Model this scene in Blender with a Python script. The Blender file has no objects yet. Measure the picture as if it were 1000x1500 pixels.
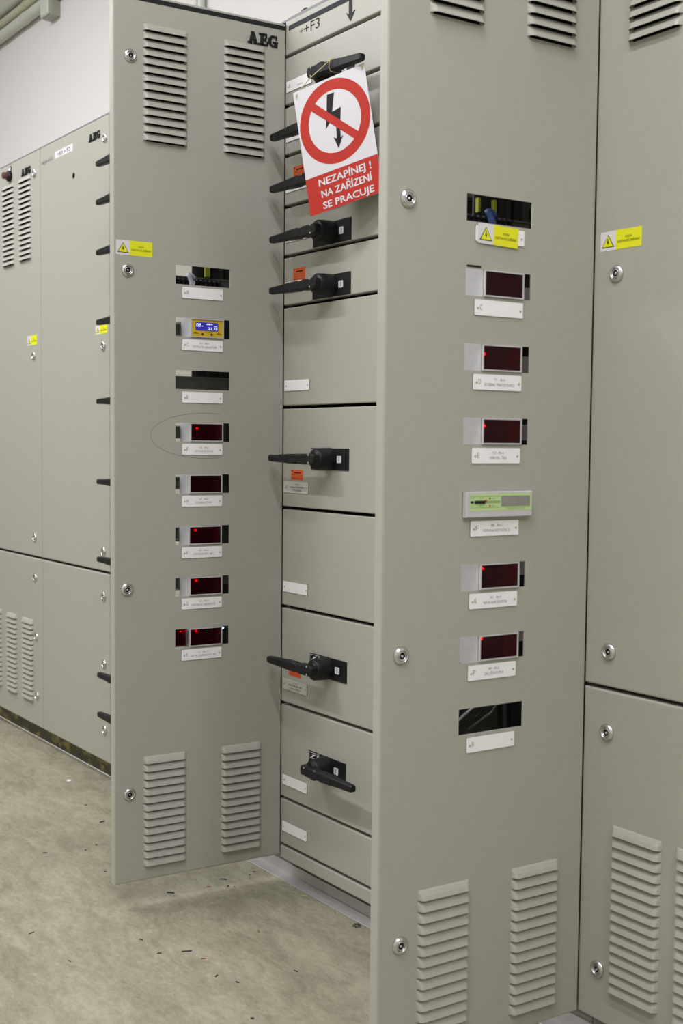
import bpy, math, random
from mathutils import Matrix, Vector
random.seed(7)
scene = bpy.context.scene
COL = scene.collection
PI = math.pi

# ------------------------------------------------------------------ camera
F_PIX = 1690.97
cam_d = bpy.data.cameras.new('camera')
cam = bpy.data.objects.new('camera', cam_d)
COL.objects.link(cam)
yaw, pitch, roll = 0.93214749, -0.05994464, 0.00977600
fw0 = Vector((-math.sin(yaw), math.cos(yaw), 0)); rt0 = Vector((math.cos(yaw), math.sin(yaw), 0)); up0 = Vector((0, 0, 1))
fw = fw0 * math.cos(pitch) + up0 * math.sin(pitch)
u2 = up0 * math.cos(pitch) - fw0 * math.sin(pitch)
rt = rt0 * math.cos(roll) + u2 * math.sin(roll)
up = u2 * math.cos(roll) - rt0 * math.sin(roll)
M = Matrix((rt, up, -fw)).transposed().to_4x4()
M.translation = Vector((2.44106, -1.62804, 1.03269))
cam.matrix_world = M
cam_d.sensor_fit = 'VERTICAL'
cam_d.sensor_height = 36.0
cam_d.sensor_width = 24.0
cam_d.lens = F_PIX / 1500.0 * 36.0
cam_d.clip_start = 0.05
cam_d.dof.use_dof = True
cam_d.dof.focus_distance = 2.75
cam_d.dof.aperture_fstop = 6.3
scene.camera = cam

# ------------------------------------------------------------------ world, lamps, exposure
world = bpy.data.worlds.new('world')
scene.world = world
world.use_nodes = True
world.node_tree.nodes['Background'].inputs[0].default_value = (0.8, 0.85, 1.0, 1)
world.node_tree.nodes['Background'].inputs[1].default_value = 0.02
scene.view_settings.view_transform = 'Standard'
scene.view_settings.look = 'None'
scene.view_settings.gamma = 1.0
scene.view_settings.use_curve_mapping = False
scene.view_settings.exposure = 0.0
FLOOR = -0.10
CEIL = 3.55


def tube_lamp(name, loc, length, power, width=0.12, rz=0.0, color=(0.99, 1.0, 1.06)):
    d = bpy.data.lights.new(name, 'AREA')
    d.shape = 'RECTANGLE'; d.size = length; d.size_y = width
    d.energy = power; d.color = color
    o = bpy.data.objects.new(name, d)
    o.location = loc; o.rotation_euler = (0, 0, rz)
    COL.objects.link(o)
    return o


tube_lamp('ceiling_lamp', (-4.2, -1.15, CEIL - 0.1), 1.2, 22)  # added fill lamp, lifts the back wall at the far left
tube_lamp('ceiling_lamp', (-2.4, -1.15, CEIL - 0.1), 1.2, 41)
tube_lamp('ceiling_lamp', (1.4, -1.15, CEIL - 0.1), 1.2, 30)
tube_lamp('ceiling_lamp', (3.8, -1.15, CEIL - 0.1), 1.2, 49)
tube_lamp('ceiling_lamp', (-1.2, -2.1, CEIL - 0.1), 1.2, 66)
tube_lamp('ceiling_lamp', (-0.4, -2.1, CEIL - 0.1), 1.2, 36)
tube_lamp('ceiling_lamp', (2.2, -2.1, CEIL - 0.1), 1.2, 42)


# ------------------------------------------------------------------ materials
def mat(name, color, rough=0.5, metal=0.0, spec=0.5, noise=0.0, nscale=300.0, bump=0.0, bscale=900.0, emit=None, estr=0.0, var2=None):
    m = bpy.data.materials.new(name)
    m.use_nodes = True
    nt = m.node_tree
    b = nt.nodes['Principled BSDF']
    b.inputs['Base Color'].default_value = (*color, 1)
    b.inputs['Roughness'].default_value = rough
    b.inputs['Metallic'].default_value = metal
    b.inputs['Specular IOR Level'].default_value = spec
    if noise or bump:
        tc = nt.nodes.new('ShaderNodeTexCoord')
    if noise:
        n = nt.nodes.new('ShaderNodeTexNoise')
        n.inputs['Scale'].default_value = nscale
        n.inputs['Detail'].default_value = 4
        nt.links.new(tc.outputs['Object'], n.inputs['Vector'])
        r = nt.nodes.new('ShaderNodeMix'); r.data_type = 'RGBA'
        lo = tuple(c * (1 - noise) for c in color); hi = tuple(min(1, c * (1 + noise)) for c in color)
        r.inputs['A'].default_value = (*lo, 1); r.inputs['B'].default_value = (*hi, 1)
        nt.links.new(n.outputs['Fac'], r.inputs['Factor'])
        nt.links.new(r.outputs['Result'], b.inputs['Base Color'])
    if bump:
        n2 = nt.nodes.new('ShaderNodeTexNoise')
        n2.inputs['Scale'].default_value = bscale
        n2.inputs['Detail'].default_value = 2
        nt.links.new(tc.outputs['Object'], n2.inputs['Vector'])
        bp = nt.nodes.new('ShaderNodeBump')
        bp.inputs['Strength'].default_value = bump
        bp.inputs['Distance'].default_value = 0.001
        nt.links.new(n2.outputs['Fac'], bp.inputs['Height'])
        nt.links.new(bp.outputs['Normal'], b.inputs['Normal'])
    if emit:
        b.inputs['Emission Color'].default_value = (*emit, 1)
        b.inputs['Emission Strength'].default_value = estr
    return m


PAINT = mat('pebble_grey_paint', (0.362, 0.355, 0.304), 0.42, spec=0.4, noise=0.05, nscale=60, bump=0.10, bscale=700)
FRAMEGREY = mat('dark_frame_grey', (0.10, 0.10, 0.105), 0.55)
ROOFGREY = mat('roof_frame_grey', (0.17, 0.165, 0.175), 0.5)
INNER = mat('shaded_inner_sheet', (0.035, 0.036, 0.032), 0.6, noise=0.2, nscale=20)  # shade inside the cabinets put into the colour; dark plates share it
BLACK = mat('black_plastic', (0.008, 0.008, 0.009), 0.46, spec=0.3, noise=0.25, nscale=40, bump=0.12, bscale=500)
BLACKFLAT = mat('black_print', (0.012, 0.012, 0.014), 0.6, spec=0.15)
STRIPGREY = mat('dark_grey_trim', (0.028, 0.028, 0.031), 0.6, spec=0.12)
STRIPBLK = mat('black_rubber_strip', (0.014, 0.014, 0.015), 0.6, spec=0.2)
DARKVOID = mat('opening_shade_black', (0.006, 0.006, 0.006), 0.9, spec=0.1)  # near-black colour standing in for shade inside openings
CHROME = mat('chrome', (0.62, 0.62, 0.62), 0.22, 1.0)
ALU = mat('bezel_light_grey', (0.50, 0.49, 0.49), 0.45, 0.15)
STRIPALU = mat('floor_strip_aluminium', (0.42, 0.405, 0.39), 0.4, 0.3, noise=0.12, nscale=30)
ZINC = mat('meter_body_zinc', (0.50, 0.495, 0.51), 0.5, 0.4, noise=0.12, nscale=50)
WHITEPL = mat('white_laminate', (0.83, 0.81, 0.815), 0.4)
PLEDGE = mat('laminate_dark_edge', (0.06, 0.06, 0.06), 0.5)
SILVERPL = mat('silver_laminate', (0.58, 0.57, 0.53), 0.45, 0.1, noise=0.08, nscale=80)
SCREWM = mat('screw_dull', (0.40, 0.38, 0.28), 0.5, 0.1)
ENGRAVE = mat('engraved_grey_text', (0.15, 0.15, 0.16), 0.6)
YELLOW = mat('sticker_yellow', (0.72, 0.72, 0.01), 0.4)
STWHITE = mat('sticker_white', (0.66, 0.63, 0.64), 0.4)
ORANGE = mat('sticker_orange', (0.62, 0.10, 0.02), 0.5)
SIGNWHITE = mat('sign_white', (0.575, 0.56, 0.575), 0.5, spec=0.25)
SIGNRED = mat('sign_red', (0.40, 0.022, 0.011), 0.5, spec=0.2)
SIGNBLACK = mat('sign_black', (0.012, 0.010, 0.009), 0.55, spec=0.15)
TWINE = mat('twine', (0.55, 0.48, 0.25), 0.8)
BOARD = mat('circuit_board_dark', (0.06, 0.02, 0.02), 0.5)
LED = mat('red_led', (0.8, 0.02, 0.03), 0.4, emit=(1.0, 0.16, 0.26), estr=160)
LEDBODY_HALO = mat('red_led_body_halo', (0.5, 0.01, 0.015), 0.4, emit=(1.0, 0.02, 0.05), estr=5)  # LED package; its glow also imitates the soft halo round the dot
CONNG = mat('connector_grey', (0.24, 0.24, 0.23), 0.5)
BLUELED = mat('blue_led', (0.3, 0.5, 1), 0.4, emit=(0.25, 0.5, 1.0), estr=5)
METYEL = mat('instrument_yellow', (0.60, 0.40, 0.01), 0.4)
LCDBLUE = mat('lcd_blue', (0.02, 0.02, 0.25), 0.3, emit=(0.028, 0.024, 0.28), estr=0.6)
LCDTEXT = mat('lcd_text', (0.8, 0.85, 1), 0.3, emit=(0.65, 0.72, 1.0), estr=0.9)
GREEN = mat('instrument_green', (0.47, 0.62, 0.28), 0.45)
GREENDK = mat('instrument_green_print', (0.24, 0.36, 0.14), 0.5)
INSTGREY = mat('instrument_grey', (0.50, 0.49, 0.50), 0.45)
LCDGREY = mat('lcd_grey', (0.24, 0.24, 0.22), 0.3, noise=0.3, nscale=90)
REDPL = mat('red_plastic', (0.45, 0.03, 0.02), 0.4)
KNOBRED = mat('knob_dark_red', (0.10, 0.03, 0.022), 0.45)
PIPE = mat('conduit_grey', (0.55, 0.57, 0.50), 0.45, noise=0.08, nscale=8)
PIPEY = mat('conduit_yellowed', (0.50, 0.50, 0.36), 0.45, noise=0.08, nscale=8)
BOXGREY = mat('junction_box_grey', (0.36, 0.37, 0.31), 0.5, noise=0.08, nscale=30)
BLUECAB = mat('blue_wire', (0.03, 0.07, 0.22), 0.5)
WHITECAB = mat('white_wire', (0.45, 0.45, 0.55), 0.5)
YELGREEN = mat('yellow_green_tag', (0.30, 0.33, 0.02), 0.5)
DKRAIL = mat('rail_grey', (0.13, 0.13, 0.12), 0.5, 0.3)
PENCIL = mat('pencil_grey', (0.17, 0.165, 0.14), 0.8)
WALLP = mat('wall_paint', (0.70, 0.675, 0.66), 0.85, spec=0.2, noise=0.015, nscale=3, bump=0.1, bscale=60)
CEILP = mat('ceiling_paint', (0.78, 0.77, 0.74), 0.9, spec=0.1, noise=0.02, nscale=2)
ROOMP = mat('room_wall_paint', (0.62, 0.60, 0.54), 0.9, spec=0.1, noise=0.02, nscale=2)
YELCRUMB = mat('yellow_strand', (0.42, 0.40, 0.12), 0.7)
REDWIRE = mat('red_insulation', (0.30, 0.04, 0.03), 0.6)
BLKWIRE = mat('black_insulation', (0.018, 0.018, 0.022), 0.5)
BLUWIRE = mat('dark_blue_insulation', (0.02, 0.025, 0.08), 0.5)
CREAM = mat('white_paper_crumb', (0.75, 0.74, 0.72), 0.7)


def glass_mat():
    m = bpy.data.materials.new('red_filter_pane'); m.use_nodes = True
    nt = m.node_tree; nt.nodes.clear()
    out = nt.nodes.new('ShaderNodeOutputMaterial')
    tr = nt.nodes.new('ShaderNodeBsdfTransparent'); tr.inputs[0].default_value = (0.55, 0.01, 0.02, 1)
    df = nt.nodes.new('ShaderNodeBsdfDiffuse'); df.inputs[0].default_value = (0.030, 0.0015, 0.005, 1)
    gl = nt.nodes.new('ShaderNodeBsdfGlossy'); gl.inputs[0].default_value = (1, 0.9, 0.9, 1); gl.inputs[1].default_value = 0.12
    m1 = nt.nodes.new('ShaderNodeMixShader'); m1.inputs[0].default_value = 0.35
    m2 = nt.nodes.new('ShaderNodeMixShader')
    lw = nt.nodes.new('ShaderNodeFresnel'); lw.inputs[0].default_value = 1.3
    nt.links.new(lw.outputs[0], m2.inputs[0])
    nt.links.new(tr.outputs[0], m1.inputs[1]); nt.links.new(df.outputs[0], m1.inputs[2])
    nt.links.new(m1.outputs[0], m2.inputs[1]); nt.links.new(gl.outputs[0], m2.inputs[2])
    nt.links.new(m2.outputs[0], out.inputs[0])
    return m


REDGLASS = glass_mat()


def floor_mat():
    m = bpy.data.materials.new('worn_linoleum'); m.use_nodes = True
    nt = m.node_tree; b = nt.nodes['Principled BSDF']
    tc = nt.nodes.new('ShaderNodeTexCoord')
    mp = nt.nodes.new('ShaderNodeMapping'); mp.inputs['Scale'].default_value = (1.0, 2.2, 1); mp.inputs['Rotation'].default_value = (0, 0, 0.5)
    nt.links.new(tc.outputs['Object'], mp.inputs[0])
    def noise(scale, detail, rough, dist=0.0):
        n = nt.nodes.new('ShaderNodeTexNoise'); n.inputs['Scale'].default_value = scale; n.inputs['Detail'].default_value = detail
        n.inputs['Roughness'].default_value = rough; n.inputs['Distortion'].default_value = dist
        nt.links.new(mp.outputs[0], n.inputs['Vector'])
        return n
    a = noise(8, 8, 0.65, 0.8)
    c = noise(55, 6, 0.75, 0.5)
    g = noise(2.2, 3, 0.5)
    mx = nt.nodes.new('ShaderNodeMix'); mx.data_type = 'FLOAT'; mx.inputs['Factor'].default_value = 0.5
    nt.links.new(a.outputs['Fac'], mx.inputs['A']); nt.links.new(c.outputs['Fac'], mx.inputs['B'])
    mx0 = mx
    mx = nt.nodes.new('ShaderNodeMix'); mx.data_type = 'FLOAT'; mx.inputs['Factor'].default_value = 0.2
    nt.links.new(mx0.outputs['Result'], mx.inputs['A']); nt.links.new(g.outputs['Fac'], mx.inputs['B'])
    r = nt.nodes.new('ShaderNodeValToRGB')
    r.color_ramp.elements[0].position = 0.40; r.color_ramp.elements[0].color = (0.192, 0.176, 0.122, 1)
    r.color_ramp.elements[1].position = 0.60; r.color_ramp.elements[1].color = (0.345, 0.322, 0.235, 1)
    e = r.color_ramp.elements.new(0.50); e.color = (0.268, 0.248, 0.175, 1)
    nt.links.new(mx.outputs['Result'], r.inputs[0])
    nt.links.new(r.outputs[0], b.inputs['Base Color'])
    b.inputs['Roughness'].default_value = 0.5
    b.inputs['Specular IOR Level'].default_value = 0.3
    bp = nt.nodes.new('ShaderNodeBump'); bp.inputs['Strength'].default_value = 0.15; bp.inputs['Distance'].default_value = 0.002
    nt.links.new(c.outputs['Fac'], bp.inputs['Height']); nt.links.new(bp.outputs[0], b.inputs['Normal'])
    return m


def plinth_mat():
    m = bpy.data.materials.new('stained_plinth'); m.use_nodes = True
    nt = m.node_tree; b = nt.nodes['Principled BSDF']
    tc = nt.nodes.new('ShaderNodeTexCoord')
    mp = nt.nodes.new('ShaderNodeMapping'); mp.inputs['Scale'].default_value = (1, 1, 2.2)
    nt.links.new(tc.outputs['Object'], mp.inputs[0])
    a = nt.nodes.new('ShaderNodeTexNoise'); a.inputs['Scale'].default_value = 14; a.inputs['Detail'].default_value = 7
    nt.links.new(mp.outputs[0], a.inputs['Vector'])
    r = nt.nodes.new('ShaderNodeValToRGB')
    r.color_ramp.elements[0].position = 0.50; r.color_ramp.elements[0].color = (0.07, 0.065, 0.035, 1)
    r.color_ramp.elements[1].position = 0.66; r.color_ramp.elements[1].color = (0.30, 0.25, 0.07, 1)
    nt.links.new(a.outputs['Fac'], r.inputs[0]); nt.links.new(r.outputs[0], b.inputs['Base Color'])
    b.inputs['Roughness'].default_value = 0.6
    return m


FLOORM = floor_mat()
PLINTH = plinth_mat()
PLINTHG = mat('plinth_grey', (0.15, 0.148, 0.125), 0.55, noise=0.35, nscale=25)


# ------------------------------------------------------------------ mesh building
_txt_cache = {}


def text_geo(s, bold=0.0):
    k = (s, bold)
    if k in _txt_cache:
        return _txt_cache[k]
    cu = bpy.data.curves.new('lettering', 'FONT')
    cu.body = s; cu.size = 1.0; cu.resolution_u = 2; cu.offset = bold
    ob = bpy.data.objects.new('lettering', cu)
    COL.objects.link(ob)
    me = bpy.data.meshes.new_from_object(ob.evaluated_get(bpy.context.evaluated_depsgraph_get()))
    vs = [(v.co.x, v.co.y) for v in me.vertices]; fs = [tuple(p.vertices) for p in me.polygons]
    bpy.data.objects.remove(ob); bpy.data.curves.remove(cu); bpy.data.meshes.remove(me)
    _txt_cache[k] = (vs, fs)
    return vs, fs


class MB:
    def __init__(self):
        self.v = []; self.f = []; self.m = []; self.s = []; self.mats = []

    def mi(self, m):
        if m not in self.mats:
            self.mats.append(m)
        return self.mats.index(m)

    def add(self, vs, fs, m, smooth=False):
        o = len(self.v); self.v += [tuple(x) for x in vs]; k = self.mi(m)
        for f in fs:
            self.f.append(tuple(i + o for i in f)); self.m.append(k); self.s.append(smooth)
        return self

    def box(self, lo, hi, m):
        (a, b, c), (d, e, f) = lo, hi
        vs = [(a, b, c), (d, b, c), (d, e, c), (a, e, c), (a, b, f), (d, b, f), (d, e, f), (a, e, f)]
        return self.add(vs, [(0, 3, 2, 1), (4, 5, 6, 7), (0, 1, 5, 4), (1, 2, 6, 5), (2, 3, 7, 6), (3, 0, 4, 7)], m)

    def bbox(self, lo, hi, m, r):
        """box whose front (-y) edges are chamfered"""
        (a, b, c), (d, e, f) = lo, hi
        vs = [(a + r, b, c + r), (d - r, b, c + r), (d - r, b, f - r), (a + r, b, f - r),
              (a, b + r, c), (d, b + r, c), (d, b + r, f), (a, b + r, f), (a, e, c), (d, e, c), (d, e, f), (a, e, f)]
        fs = [(0, 1, 2, 3), (4, 5, 1, 0), (5, 6, 2, 1), (6, 7, 3, 2), (7, 4, 0, 3),
              (8, 9, 5, 4), (9, 10, 6, 5), (10, 11, 7, 6), (11, 8, 4, 7), (11, 10, 9, 8)]
        return self.add(vs, fs, m)

    def prism(self, poly, y0, y1, m):
        """2-D outline (x, z), counter-clockwise seen from -y, from y0 (front) to y1"""
        n = len(poly)
        vs = [(x, y0, z) for x, z in poly] + [(x, y1, z) for x, z in poly]
        fs = [tuple(range(n)), tuple(range(2 * n - 1, n - 1, -1))]
        fs += [(i, i + n, (i + 1) % n + n, (i + 1) % n) for i in range(n)]
        return self.add(vs, fs, m)

    def flat(self, poly, y, m):
        return self.add([(x, y, z) for x, z in poly], [tuple(range(len(poly)))], m)

    def lathe(self, prof, m, seg=24, smooth=True, center=(0, 0, 0), axis='y', caps=True):
        """profile list of (radius, along); along the axis"""
        vs = []
        for r, t in prof:
            for i in range(seg):
                a = 2 * PI * i / seg
                if axis == 'y':
                    vs.append((center[0] + r * math.cos(a), center[1] + t, center[2] + r * math.sin(a)))
                elif axis == 'z':
                    vs.append((center[0] + r * math.cos(a), center[1] + r * math.sin(a), center[2] + t))
                else:
                    vs.append((center[0] + t, center[1] + r * math.cos(a), center[2] + r * math.sin(a)))
        fs = []
        for j in range(len(prof) - 1):
            for i in range(seg):
                fs.append((j * seg + i, j * seg + (i + 1) % seg, (j + 1) * seg + (i + 1) % seg, (j + 1) * seg + i))
        self.add(vs, fs, m, smooth)
        if caps:
            n = len(prof)
            self.add(vs[:seg], [tuple(range(seg))[::-1]], m)
            self.add(vs[(n - 1) * seg:], [tuple(range(seg))], m)
        return self

    def tube(self, pts, r, m, seg=8):
        pts = [Vector(p) for p in pts]; vs = []; n = len(pts)
        for i, p in enumerate(pts):
            t = (pts[min(i + 1, n - 1)] - pts[max(i - 1, 0)]).normalized()
            a = t.cross(Vector((0, 0, 1)))
            if a.length < 1e-3:
                a = t.cross(Vector((1, 0, 0)))
            a.normalize(); b = t.cross(a)
            for k in range(seg):
                an = 2 * PI * k / seg
                vs.append(p + a * (r * math.cos(an)) + b * (r * math.sin(an)))
        fs = [(i * seg + k, i * seg + (k + 1) % seg, (i + 1) * seg + (k + 1) % seg, (i + 1) * seg + k) for i in range(n - 1) for k in range(seg)]
        fs += [tuple(range(seg))[::-1], tuple(range((n - 1) * seg, n * seg))]
        return self.add(vs, fs, m, True)

    def text(self, s, x, z, h, m, y=-0.0003, width=None, bold=0.0, align='l', shear=0.0):
        vs, fs = text_geo(s, bold)
        if not vs:
            return self
        capv, _ = text_geo('H', bold)
        cap = max(p[1] for p in capv)
        x0 = min(p[0] for p in vs); x1 = max(p[0] for p in vs)
        sy = h / cap; sx = sy if width is None else width / (x1 - x0)
        w = (x1 - x0) * sx
        ox = {'l': 0, 'c': -w / 2, 'r': -w}[align]
        return self.add([(x + ox + (a - x0) * sx + shear * b * sy, y, z + b * sy) for a, b in vs], fs, m)

    def build(self, name, parent=None, loc=(0, 0, 0), rot=(0, 0, 0)):
        me = bpy.data.meshes.new(name)
        me.from_pydata(self.v, [], self.f)
        for m in self.mats:
            me.materials.append(m)
        me.polygons.foreach_set('material_index', self.m)
        me.polygons.foreach_set('use_smooth', self.s)
        me.update()
        return put(name, me, parent, loc, rot)


def put(name, data, parent=None, loc=(0, 0, 0), rot=(0, 0, 0)):
    o = bpy.data.objects.new(name, data)
    o.location = loc; o.rotation_euler = rot
    COL.objects.link(o)
    if parent is not None:
        o.parent = parent
    return o


def tag(o, label=None, cat=None, group=None, kind=None):
    if label: o['label'] = label
    if cat: o['category'] = cat
    if group: o['group'] = group
    if kind: o['kind'] = kind
    return o


def thing(name, label, cat, loc=(0, 0, 0), rz=0.0, group=None):
    o = put(name, None, None, loc, (0, 0, rz))
    o.empty_display_size = 0.05
    return tag(o, label, cat, group)


def rect(x0, z0, x1, z1):
    return [(x0, z0), (x1, z0), (x1, z1), (x0, z1)]


def panel(mb, x0, z0, x1, z1, thick, m, holes=(), r=0.004, sheet=0.002):
    """folded sheet-metal front: flat face at y=0 with real holes, rounded rim, returns going back to `thick`"""
    xs = sorted({x0 + r, x1 - r} | {h[0] for h in holes} | {h[2] for h in holes})
    zs = sorted({z0 + r, z1 - r} | {h[1] for h in holes} | {h[3] for h in holes})
    nx, nz = len(xs), len(zs)

    def solid(i, j):
        cx = (xs[i] + xs[i + 1]) / 2; cz = (zs[j] + zs[j + 1]) / 2
        return not any(h[0] < cx < h[2] and h[1] < cz < h[3] for h in holes)
    S = [[solid(i, j) for j in range(nz - 1)] for i in range(nx - 1)]
    vs = [(x, 0, z) for x in xs for z in zs] + [(x, sheet, z) for x in xs for z in zs]
    N = nx * nz; fs = []
    q = lambda i, j: i * nz + j
    for i in range(nx - 1):
        for j in range(nz - 1):
            if S[i][j]:
                fs.append((q(i, j), q(i + 1, j), q(i + 1, j + 1), q(i, j + 1)))
                fs.append((N + q(i, j), N + q(i, j + 1), N + q(i + 1, j + 1), N + q(i + 1, j)))
            else:
                for di, dj, a, b in ((-1, 0, (i, j), (i, j + 1)), (1, 0, (i + 1, j), (i + 1, j + 1)), (0, -1, (i, j), (i + 1, j)), (0, 1, (i, j + 1), (i + 1, j + 1))):
                    ii, jj = i + di, j + dj
                    if 0 <= ii < nx - 1 and 0 <= jj < nz - 1 and S[ii][jj]:
                        A, B = q(*a), q(*b)
                        fs.append((A, B, N + B, N + A))
    mb.add(vs, fs, m)
    prof = [(r, 0)] + [(r * (1 - math.sin(t)), r * (1 - math.cos(t))) for t in (PI / 8, PI / 4, 3 * PI / 8, PI / 2)] + [(0, thick), (0.018, thick), (0.018, thick - 0.002), (0.002, thick - 0.002), (0.002, r + 0.001), (r, sheet)]
    loops = []
    for d, y in prof:
        loops.append([(x0 + d, y, z0 + d), (x1 - d, y, z0 + d), (x1 - d, y, z1 - d), (x0 + d, y, z1 - d)])
    vs = [p for l in loops for p in l]
    fs = []
    for k in range(len(prof) - 1):
        for i in range(4):
            j = (i + 1) % 4
            fs.append((k * 4 + i, (k + 1) * 4 + i, (k + 1) * 4 + j, k * 4 + j))
    mb.add(vs, fs, m)
    return mb


# louver: pressed hood, open underneath
def louver_mesh(w, h=0.0168, p=0.0105, t=0.0011):
    mb = MB()
    prof = [(0.0, h), (-p * 0.30, h * 0.86), (-p * 0.72, h * 0.45), (-p, 0.0)]
    e = 0.009

    def shell(off, flip):
        vs = []; xs = [-w / 2, -w / 2 + e * 0.45, -w / 2 + e, w / 2 - e, w / 2 - e * 0.45, w / 2]
        ks = [0.0, 0.72, 1.0, 1.0, 0.72, 0.0]
        for x, k in zip(xs, ks):
            for y, z in prof:
                zz = z if z > 0 else 0.0
                vs.append((x * (1 - off * 1.5), min(0.0, y * k + off * (1 if k else 0)), zz - (off if z == h else 0)))
        n = len(prof); fs = []
        for i in range(5):
            for j in range(n - 1):
                f = (i * n + j, i * n + j + 1, (i + 1) * n + j + 1, (i + 1) * n + j)
                fs.append(f[::-1] if flip else f)
        return vs, fs
    v1, f1 = shell(0, False); v2, f2 = shell(t, True)
    mb.add(v1, f1, PAINT); mb.add(v2, f2, PAINT)
    n = len(prof); o = len(v1)
    lip = [(i * n + n - 1, o + i * n + n - 1, o + (i + 1) * n + n - 1, (i + 1) * n + n - 1) for i in range(5)]
    mb.add(v1 + v2, lip, PAINT)
    me = bpy.data.meshes.new('louver')
    me.from_pydata(mb.v, [], mb.f)
    me.materials.append(PAINT); me.update()
    return me


LOUVER = louver_mesh(0.110)


def louver_block(parent, x0, x1, ztop, zbot, n, m=None):
    """returns slot holes; places louver children"""
    me = LOUVER
    holes = []
    for k in range(n):
        z = ztop + (zbot - ztop) * k / (n - 1)
        holes.append((x0 + 0.007, z - 0.0012, x1 - 0.007, z + 0.0120))
    def later(door):
        for k in range(n):
            z = ztop + (zbot - ztop) * k / (n - 1)
            o = put('louver', me, door, ((x0 + x1) / 2, -0.0001, z))
            o.scale = ((x1 - x0) / 0.110, 1, 1)
        b = MB().box((x0 - 0.004, 0.0055, zbot - 0.008), (x1 + 0.004, 0.0075, ztop + 0.018), DARKVOID)  # added dark sheet, imitates the shade seen through the slots
        b.build('vent_shade_sheet', door)
    return holes, later


# quarter-turn lock: domed chrome rosette, recessed barrel with key bit
def lock_mesh():
    mb = MB()
    mb.lathe([(0.0155, 0.0), (0.0155, -0.0015), (0.0140, -0.0040), (0.0112, -0.0058), (0.0100, -0.0060), (0.0092, -0.0052), (0.0090, -0.0030), (0.0082, -0.0030), (0.0080, -0.0045), (0.0062, -0.0048), (0.0058, -0.0040), (0.0056, 0.0)], CHROME, 28, caps=False)
    mb.lathe([(0.0058, -0.0008), (0.0001, -0.0008)], BLACKFLAT, 20, caps=False)
    mb.lathe([(0.0024, -0.0008), (0.0024, -0.0040), (0.0001, -0.0042)], CHROME, 12, caps=False)
    mb.box((-0.0016, -0.0046, 0.0020), (0.0016, -0.0008, 0.0072), BLACKFLAT)
    me = bpy.data.meshes.new('lock'); me.from_pydata(mb.v, [], mb.f)
    for m in mb.mats: me.materials.append(m)
    me.polygons.foreach_set('material_index', mb.m); me.polygons.foreach_set('use_smooth', mb.s); me.update()
    return me


LOCK = lock_mesh()


def locks(door, pts):
    for x, z in pts:
        put('lock', LOCK, door, (x, -0.0002, z))


def screw(mb, x, z, y, r=0.0022, m=None):
    mb.lathe([(r, y), (r * 0.9, y - 0.0007), (r * 0.3, y - 0.001), (0.0001, y - 0.001)], m or SCREWM, 10, caps=False)


def add_screw_at(mb, x, z, y, r=0.0022):
    mb.lathe([(r, 0), (r * 0.9, -0.0007), (r * 0.3, -0.001), (0.0001, -0.001)], SCREWM, 10, caps=False, center=(x, y, z))


def plate(door, x0, x1, zc, letter='', l1='', l2='', l3='', h=0.0265, face=None, tilt=0.0, tlabel=None):
    mb = MB(); w = x1 - x0
    face = face or WHITEPL
    mb.box((-w / 2, -0.0012, -h / 2), (w / 2, 0, h / 2), PLEDGE)
    c = 0.0012
    mb.prism([(-w / 2 + c, -h / 2), (w / 2 - c, -h / 2), (w / 2, -h / 2 + c), (w / 2, h / 2 - c), (w / 2 - c, h / 2), (-w / 2 + c, h / 2), (-w / 2, h / 2 - c), (-w / 2, -h / 2 + c)], -0.0018, -0.0011, face)
    add_screw_at(mb, -w / 2 + 0.007, -0.001, -0.0018)
    add_screw_at(mb, w / 2 - 0.006, -0.001, -0.0018)
    y = -0.0021
    if letter:
        mb.text(letter, -w / 2 + 0.0112, -0.0040, 0.0088, ENGRAVE, y, width=0.0054, bold=-0.012)
    if l3:
        mb.text(l1, 0.004, 0.0052, 0.0038, ENGRAVE, y, align='c', bold=0.01)
        mb.text(l2, 0.004, -0.0025, 0.0042, ENGRAVE, y, align='c', width=0.062, bold=0.01)
        mb.text(l3, 0.004, -0.0102, 0.0042, ENGRAVE, y, align='c', width=0.042, bold=0.01)
    elif l1 or l2:
        mb.text(l1, 0.004, 0.0028, 0.0042, ENGRAVE, y, align='c', width=min(0.028, 0.0030 * len(l1)), bold=-0.008)
        mb.text(l2, 0.004, -0.0065, 0.0050, ENGRAVE, y, align='c', width=min(0.068, 0.0033 * len(l2)), bold=-0.008)
    o = mb.build('nameplate', door, ((x0 + x1) / 2, -0.0001, zc), (0, tilt, 0))
    if tlabel:
        o['label'] = tlabel
    return o


BOLT = [(-0.10, 1.0), (0.10, 1.0), (0.02, 0.62), (0.24, 0.70), (0.08, 0.16), (0.20, 0.22), (0.03, 0.0), (-0.12, 0.20), (-0.02, 0.16), (0.02, 0.48), (-0.22, 0.40)]


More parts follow.
